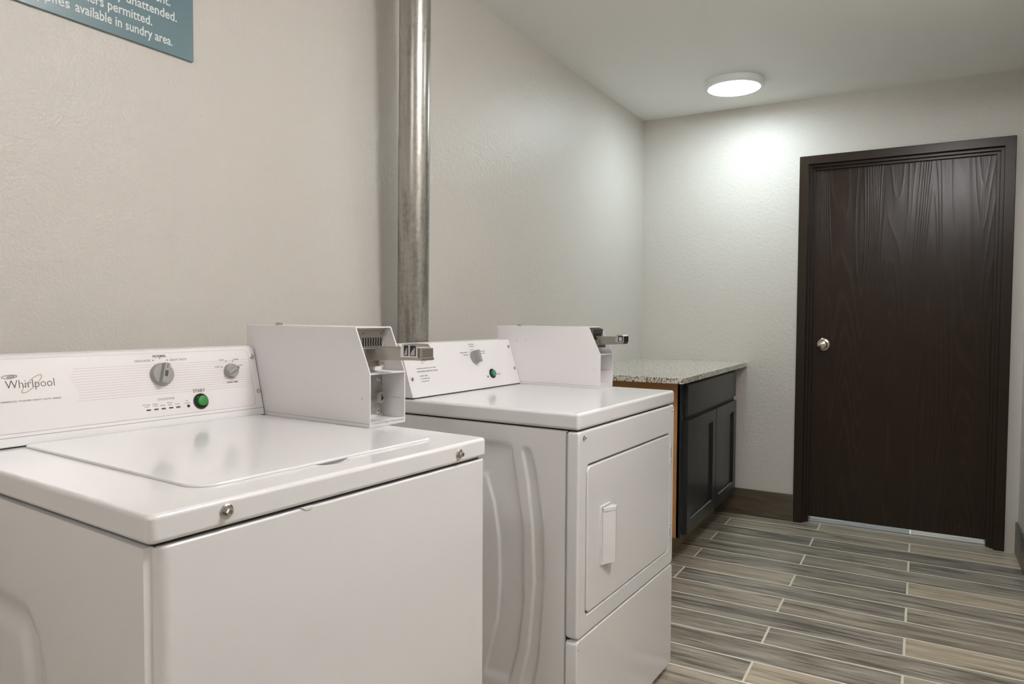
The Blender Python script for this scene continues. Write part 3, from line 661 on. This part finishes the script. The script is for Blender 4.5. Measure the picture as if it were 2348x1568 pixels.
# ------------------------------------------------------------------ dryer
def dryer():
    X0, Y0, TH = 1.6045, -0.8289, -0.0436
    t = empty('clothes_dryer', (X0, Y0, 0), TH, 'white front-loading coin clothes dryer between the washer and the cabinet', 'clothes dryer')
    W, D, ZB, ZT, ZS = 0.6917, 0.650, 0.9055, 0.9485, 0.3690
    # body behind the front panels
    MB().prism(rrect(0.006, W-0.001, 0.036, D, 0.003, 2), 'z', 0.030, ZB-0.004).build('cabinet', ENAMEL, t)
    c1i = [(0.20, 0.175), (0.30, 0.150), (0.35, 0.143), (0.498, 0.130), (0.64, 0.137), (0.756, 0.151), (0.837, 0.168)]
    c1o = [(0.20, 0.130), (0.30, 0.112), (0.504, 0.097), (0.646, 0.101), (0.784, 0.123), (0.843, 0.140)]
    c2o = [(0.20, 0.205), (0.30, 0.175), (0.443, 0.157), (0.636, 0.161), (0.776, 0.185), (0.832, 0.196)]
    c2i = [(0.20, 0.290), (0.374, 0.245), (0.475, 0.237), (0.593, 0.241), (0.689, 0.258), (0.754, 0.280)]
    def hf(y, z):
        s = 0.0055
        if y > 0.34: y = 0.68-y                       # mirror about the middle of the side
        a = smooth((y-interp(c1o, z))/s) * smooth((interp(c1i, z)-y)/s) * smooth((0.850-abs(y-0.154)*0.5-z)/0.010) * smooth((z-0.20)/0.03)
        b = smooth((y-interp(c2o, z))/s)
        if z < 0.757: b *= smooth((interp(c2i, z)-y)/s)
        elif y > 0.27: b *= smooth((z-0.757)/0.008)
        # round the top corner of the outer channel
        dx = max(0.0, 0.215-y); dz = max(0.0, z-0.822)
        b *= smooth((0.030-math.hypot(dx, dz))/0.006) if (dx > 0 and dz > 0) else smooth((0.852-z)/0.006)
        b *= smooth((z-0.20)/0.03)
        return max(a, b)
    embossed_side('side_panel', t, ENAMEL, 0.0375, D-0.002, 0.032, ZB-0.0045, 0.0040, hf, ny=170, nz=150, x=0.001)
    # top
    MB().prism(rrect(-0.001, W+0.001, -0.001, D+0.004, 0.010, 6), 'z', ZB, ZT).build('top_cap', ENAMEL, t, bevel=0.009, seg=5, angle=60)
    MB().box(0.012, W-0.012, 0.012, D-0.01, ZB-0.008, ZB+0.003).build('cap_seal', BLACK, t)
    # upper front panel with the door opening
    MB().box(0.008, W-0.008, 0.026, 0.037, 0.034, ZB-0.006).build('front_backing', BLACK, t)
    dx0, dx1, dz0, dz1 = 0.0455, 0.6560, 0.4205, 0.8105
    m = MB().ring(rrect(0.0, W, ZS+0.0015, ZB-0.0045, 0.006, 6, rs=(0.012, 0.012, 0.006, 0.006)), rrect(dx0, dx1, dz0, dz1, 0.02, 6), 'y', 0.0, 0.034)
    # the inner pocket is shallow: close it
    m.build('upper_front_panel', ENAMEL, t, bevel=0.006, seg=4, angle=50)
    MB().box(dx0-0.003, dx1+0.003, 0.0145, 0.018, dz0-0.003, dz1+0.003).build('door_recess', GREYD, t)  # dark colour stands in for the shadow inside the door gap
    door = MB().prism(rrect(dx0+0.0045, dx1-0.0045, dz0+0.0045, dz1-0.0045, 0.017, 8), 'y', -0.0015, 0.0140).build('dryer_door', ENAMEL, t, bevel=0.003, seg=3, angle=60)
    # moulded pull handle
    hx0, hx1, hz0, hz1 = 0.125, 0.190, 0.527, 0.688
    m = MB()
    m.ring(rrect(hx0, hx1, hz0, hz1, 0.004, 4), rrect(hx0+0.005, hx1-0.005, hz0+0.005, hz1-0.005, 0.003, 4), 'y', -0.0055, -0.001)
    m.prism([(hx0+0.012, -0.001), (hx0+0.012, -0.0060), (hx0+0.018, -0.0075), (hx0+0.052, -0.0235), (hx1, -0.0200), (hx1, -0.0165), (hx0+0.050, -0.0185), (hx0+0.018, -0.0055), (hx0+0.018, -0.001)], 'z', hz0, hz1-0.006)
    m.prism([(hx0+0.012, -0.001), (hx0+0.012, -0.0070), (hx0+0.052, -0.0245), (hx1, -0.0210), (hx1, -0.001)], 'z', hz1-0.018, hz1-0.007)
    m.prism([(hx0+0.014, -0.001), (hx0+0.014, -0.0060), (hx0+0.052, -0.0210), (hx1-0.006, -0.0180), (hx1-0.006, -0.001)], 'z', hz0+0.004, hz0+0.010)
    m.build('door_handle', ENAMEL, door, bevel=0.0014, seg=2)
    # hinges
    for z0, z1 in ((0.709, 0.777), (0.450, 0.511)):
        h = MB().box(0.6525, 0.6640, -0.0035, 0.006, z0, z1).build('door_hinge', ENAMEL, t, bevel=0.001)
        MB().box(0.6545, 0.6560, -0.0045, -0.0030, z0+0.020, z1-0.014).build('hinge_slot', GREYD, h)
        for z in (z0+0.008, z1-0.006): MB().lathe([(0, 0), (0.0022, 0), (0.0018, 0.0014), (0, 0.0016)], out_mat((0.659, -0.0035, z), (0, -1, 0)), 12).build('screw', CHROME, h)
    # lower front panel
    MB().prism(rrect(0.0, W+0.001, 0.030, ZS-0.0025, 0.006, 6, rs=(0.004, 0.004, 0.012, 0.012)), 'y', 0.0, 0.034).build('lower_front_panel', ENAMEL, t, bevel=0.006, seg=4, angle=50)
    for (a, b) in ((0.05, 0.06), (W-0.05, 0.06), (0.05, D-0.05), (W-0.05, D-0.05)):
        MB().lathe([(0, 0), (0.020, 0), (0.020, 0.008), (0.01, 0.010), (0.01, 0.036), (0, 0.036)], Matrix.Translation((a, b, 0)), 20).build('foot', BLACK, t)
    screw(t, out_mat((0.0275, -0.0002, 0.8840), (0, -1, 0)), 0.0036, 0.0032)
    screw(t, out_mat((0.6740, -0.0002, 0.8840), (0, -1, 0)), 0.0030, 0.0026)
    MB().lathe([(0, 0), (0.0016, 0), (0.0016, 0.0004), (0, 0.0004)], out_mat((0.006, -0.0002, 0.345), (0, -1, 0)), 10).build('rivet_hole', INK, t)
    # console
    cy0, cz0, cy1, cz1 = 0.5375, 0.9480, 0.5905, 1.1055
    m = MB(); CX1 = 0.5885
    m.prism([(cy0+0.0011, ZT+0.0025), (cy1, cz1), (cy1+0.006, cz1+0.002), (0.640, cz1+0.002), (0.644, cz1-0.002), (0.644, ZT+0.0025)], 'x', -0.0005, CX1)
    con = m.build('console', POWDER, t, bevel=0.0014, seg=2)
    MB().box(0.002, CX1-0.002, cy0+0.0015, 0.640, ZT, ZT+0.003).build('console_gap_shade', BLACK, con)  # black strip in place of the shade below the console
    ang = math.atan2(cy1-cy0, cz1-cz0); ca, sa = math.cos(ang), math.sin(ang)
    TM = frame_mat((0, cy0, cz0), (1, 0, 0), (0, sa, ca), (0, -ca, sa)) @ Matrix.Translation((0, 0, 0.0003))
    text('brand_lettering', 'Whirlpool', INK, con, TM, 0.0495, 0.1290, 0.1140, 0.0140, -0.010, 0.0003)
    P = []
    for k in range(40):
        q = 2*math.pi*k/40; x, y = 0.0225*math.cos(q), 0.0058*math.sin(q); a = math.radians(40)
        P.append((0.0925 + x*math.cos(a)-y*math.sin(a), 0.1195 + x*math.sin(a)+y*math.cos(a), 0.0003))
    MB().tube(P, 0.0005, 6, closed=True).build('brand_swoosh', INKL, con, M=TM)
    P = [(0.060+0.011*math.cos(2*math.pi*k/30), 0.1345+0.003*math.sin(2*math.pi*k/30), 0.0003) for k in range(30)]
    MB().tube(P, 0.0005, 6, closed=True).build('brand_oval', INKL, con, M=TM)
    join_text('console_lettering', [(s, a, b, c, d, 0.0) for s, a, b, c, d in (
        ('COMMERCIAL DRYER HEAVY DUTY SERIES', 0.0461, 0.1371, 0.0885, 0.0026), ('OPERATING INSTRUCTIONS', 0.0453, 0.1422, 0.0780, 0.0046),
        ('INSERT COINS', 0.0560, 0.0890, 0.0650, 0.0032), ('SET FABRIC DIAL', 0.0590, 0.0970, 0.0565, 0.0032), ('PUSH START', 0.0590, 0.0905, 0.0482, 0.0032),
        ('1', 0.0505, 0.0512, 0.0650, 0.0032), ('2', 0.0500, 0.0516, 0.0565, 0.0032), ('3', 0.0500, 0.0516, 0.0482, 0.0032),
        ('NORMAL', 0.3365, 0.3665, 0.1548, 0.0036), ('FABRICS', 0.3375, 0.3655, 0.1480, 0.0030),
        ('PERM PRESS', 0.2790, 0.3205, 0.1275, 0.0036), ('MEDIUM', 0.2950, 0.3180, 0.1195, 0.0030),
        ('DELICATES', 0.3910, 0.4210, 0.1285, 0.0036), ('LOW HEAT', 0.3930, 0.4200, 0.1210, 0.0030))], INKL, con, TM)
    join_text('start_lettering', [('START', 0.4495, 0.4800, 0.0430, 0.0050, 0.0)], INKL, con, TM)
    # dial arc, knob
    P = [(0.3530+0.0275*math.cos(math.radians(a)), 0.1110+0.0275*math.sin(math.radians(a)), 0.0002) for a in range(25, 186, 8)]
    MB().tube(P, 0.00035, 5).build('dial_arc', INK, con, M=TM)
    MB().lathe([(0, 0), (0.0012, 0), (0.0012, 0.0004), (0, 0.0004)], Matrix.Translation((0.3465, 0.1380, 0)), 10).build('dial_dots', INK, con, M=TM)
    Mx = TM @ Matrix.Translation((0.3530, 0.1105, 0)) @ Matrix.Rotation(math.radians(2), 4, 'Z'); r = 0.0222
    k = MB().lathe([(0, 0), (r*1.03, 0), (r*1.03, 0.003), (r, 0.0045), (r*0.97, 0.008), (0, 0.0085)], Mx, 48).build('fabric_knob', GREYP, con)
    MB().prism([(-0.0080, 0.008), (0.0080, 0.008), (0.0055, 0.0250), (-0.0055, 0.0250)], 'y', -r*0.93, r*0.93).build('knob_grip', GREYP, k, bevel=0.0014, M=Mx)
    Mx = TM @ Matrix.Translation((0.4290, 0.0490, 0))
    sb = MB().lathe([(0, 0), (0.0165, 0), (0.0165, 0.0025), (0.0150, 0.0042), (0.0125, 0.0042), (0.0118, 0.0020), (0, 0.0020)], Mx, 40).build('start_button', BLACK, con)
    MB().lathe([(0, 0.0018), (0.0105, 0.0018), (0.0105, 0.0092), (0.0095, 0.0106), (0, 0.0114)], Mx, 36).build('button_cap', GREEND, sb)
    MB().lathe([(0, 0), (0.0036, 0), (0.0034, 0.001), (0, 0.0018)], Matrix.Translation((0.3994, 0.0404, 0)), 16).build('status_light', AMBER, con, M=TM)
    for u, v in ((0.5745, 0.1405), (0.5766, 0.0598), (0.0158, 0.0600), (0.0130, 0.1480)):
        screw(con, TM @ Matrix.Translation((u, v, 0)), 0.0034, 0.0018)
    # coin box
    cb, sy = coin_box(t, 0.5900, 0.6905, 0.267, 0.2230, 0.640, 1.1560, 1.0640, ZT+0.0005, 1, 0)
    MB().box(0.5910, 0.6895, 0.2240, 0.640, ZT, ZT+0.0055).build('base_strip', PLASTIC, cb)
    MB().box(0.58965, 0.5901, 0.226, 0.645, ZT+0.0078, ZT+0.0084).build('base_seam', GROOVE, cb)
    for y, z in ((0.5548, 1.1028), (0.5161, 1.1037), (0.2458, 1.0127)):
        MB().lathe([(0, 0), (0.0012, 0), (0.0012, 0.0004), (0, 0.0004)], out_mat((0.5900, y, z), (-1, 0, 0)), 12).build('rivet_hole', INK, cb)
    MB().lathe([(0, 0), (0.0085, 0), (0.0085, 0.0035), (0.0065, 0.006), (0, 0.006)], Matrix.Translation((0.616, 0.560, 1.156)), 24).build('top_lock', CHROME, cb)
    MB().box(0.6866, 0.6876, 0.230, 0.285, 1.0055, 1.0062).build('side_seam', GROOVE, cb)
    lp = MB().box(0.636, 0.6845, sy-0.0022, sy-0.0002, 0.968, 1.058).build('lock_plate', ZINC, cb, bevel=0.0006)
    MB().lathe([(0, 0), (0.0135, 0), (0.0135, 0.012), (0.0125, 0.0135), (0, 0.0135)], out_mat((0.671, sy-0.002, 1.005), (0, -1, 0)), 40).build('lock_cylinder', ZINC, lp)
    mp = MB().prism([(0.6050, 1.1490), (0.6850, 1.1490), (0.6760, 1.1130), (0.6050, 1.1130)], 'y', sy-0.0285, sy-0.0045).build('coin_mechanism_plate', STEEL, cb, bevel=0.0006)
    m = MB()
    for k_ in range(8):
        a = 0.6130 + k_*0.0074; m.box(a, a+0.0028, sy-0.0292, sy-0.0284, 1.1150, 1.1340)
    m.build('coin_slots', BLACK, mp)
    MB().box(0.606, 0.668, sy-0.046, sy-0.005, 1.0850, 1.1125).build('coin_mechanism_body', STEEL, mp, bevel=0.0015)
    sl = MB().prism([(0.2560, 1.1245), (0.1550, 1.1245), (0.1550, 1.1000), (0.2420, 1.0945)], 'x', 0.6180, 0.6520).build('coin_slide', STEEL, cb, bevel=0.0012)
    MB().prism([(0.182, 1.1255), (0.176, 1.1310), (0.156, 1.1310), (0.1500, 1.1255), (0.1500, 1.1060), (0.182, 1.1060)], 'x', 0.6145, 0.6560).build('slide_handle', CHROME, sl, bevel=0.0015)
    MB().box(0.6165, 0.6540, 0.1520, 0.188, 1.1000, 1.1062).build('slide_tray', STEEL, sl, bevel=0.001)
    fr = MB().box(0.6135, 0.6146, 0.1535, 0.1700, 1.1085, 1.1270).build('price_window', BLACK, sl)
    MB().box(0.6130, 0.6136, 0.1560, 0.1670, 1.1105, 1.1230).build('price_label', LABEL, fr)
dryer()
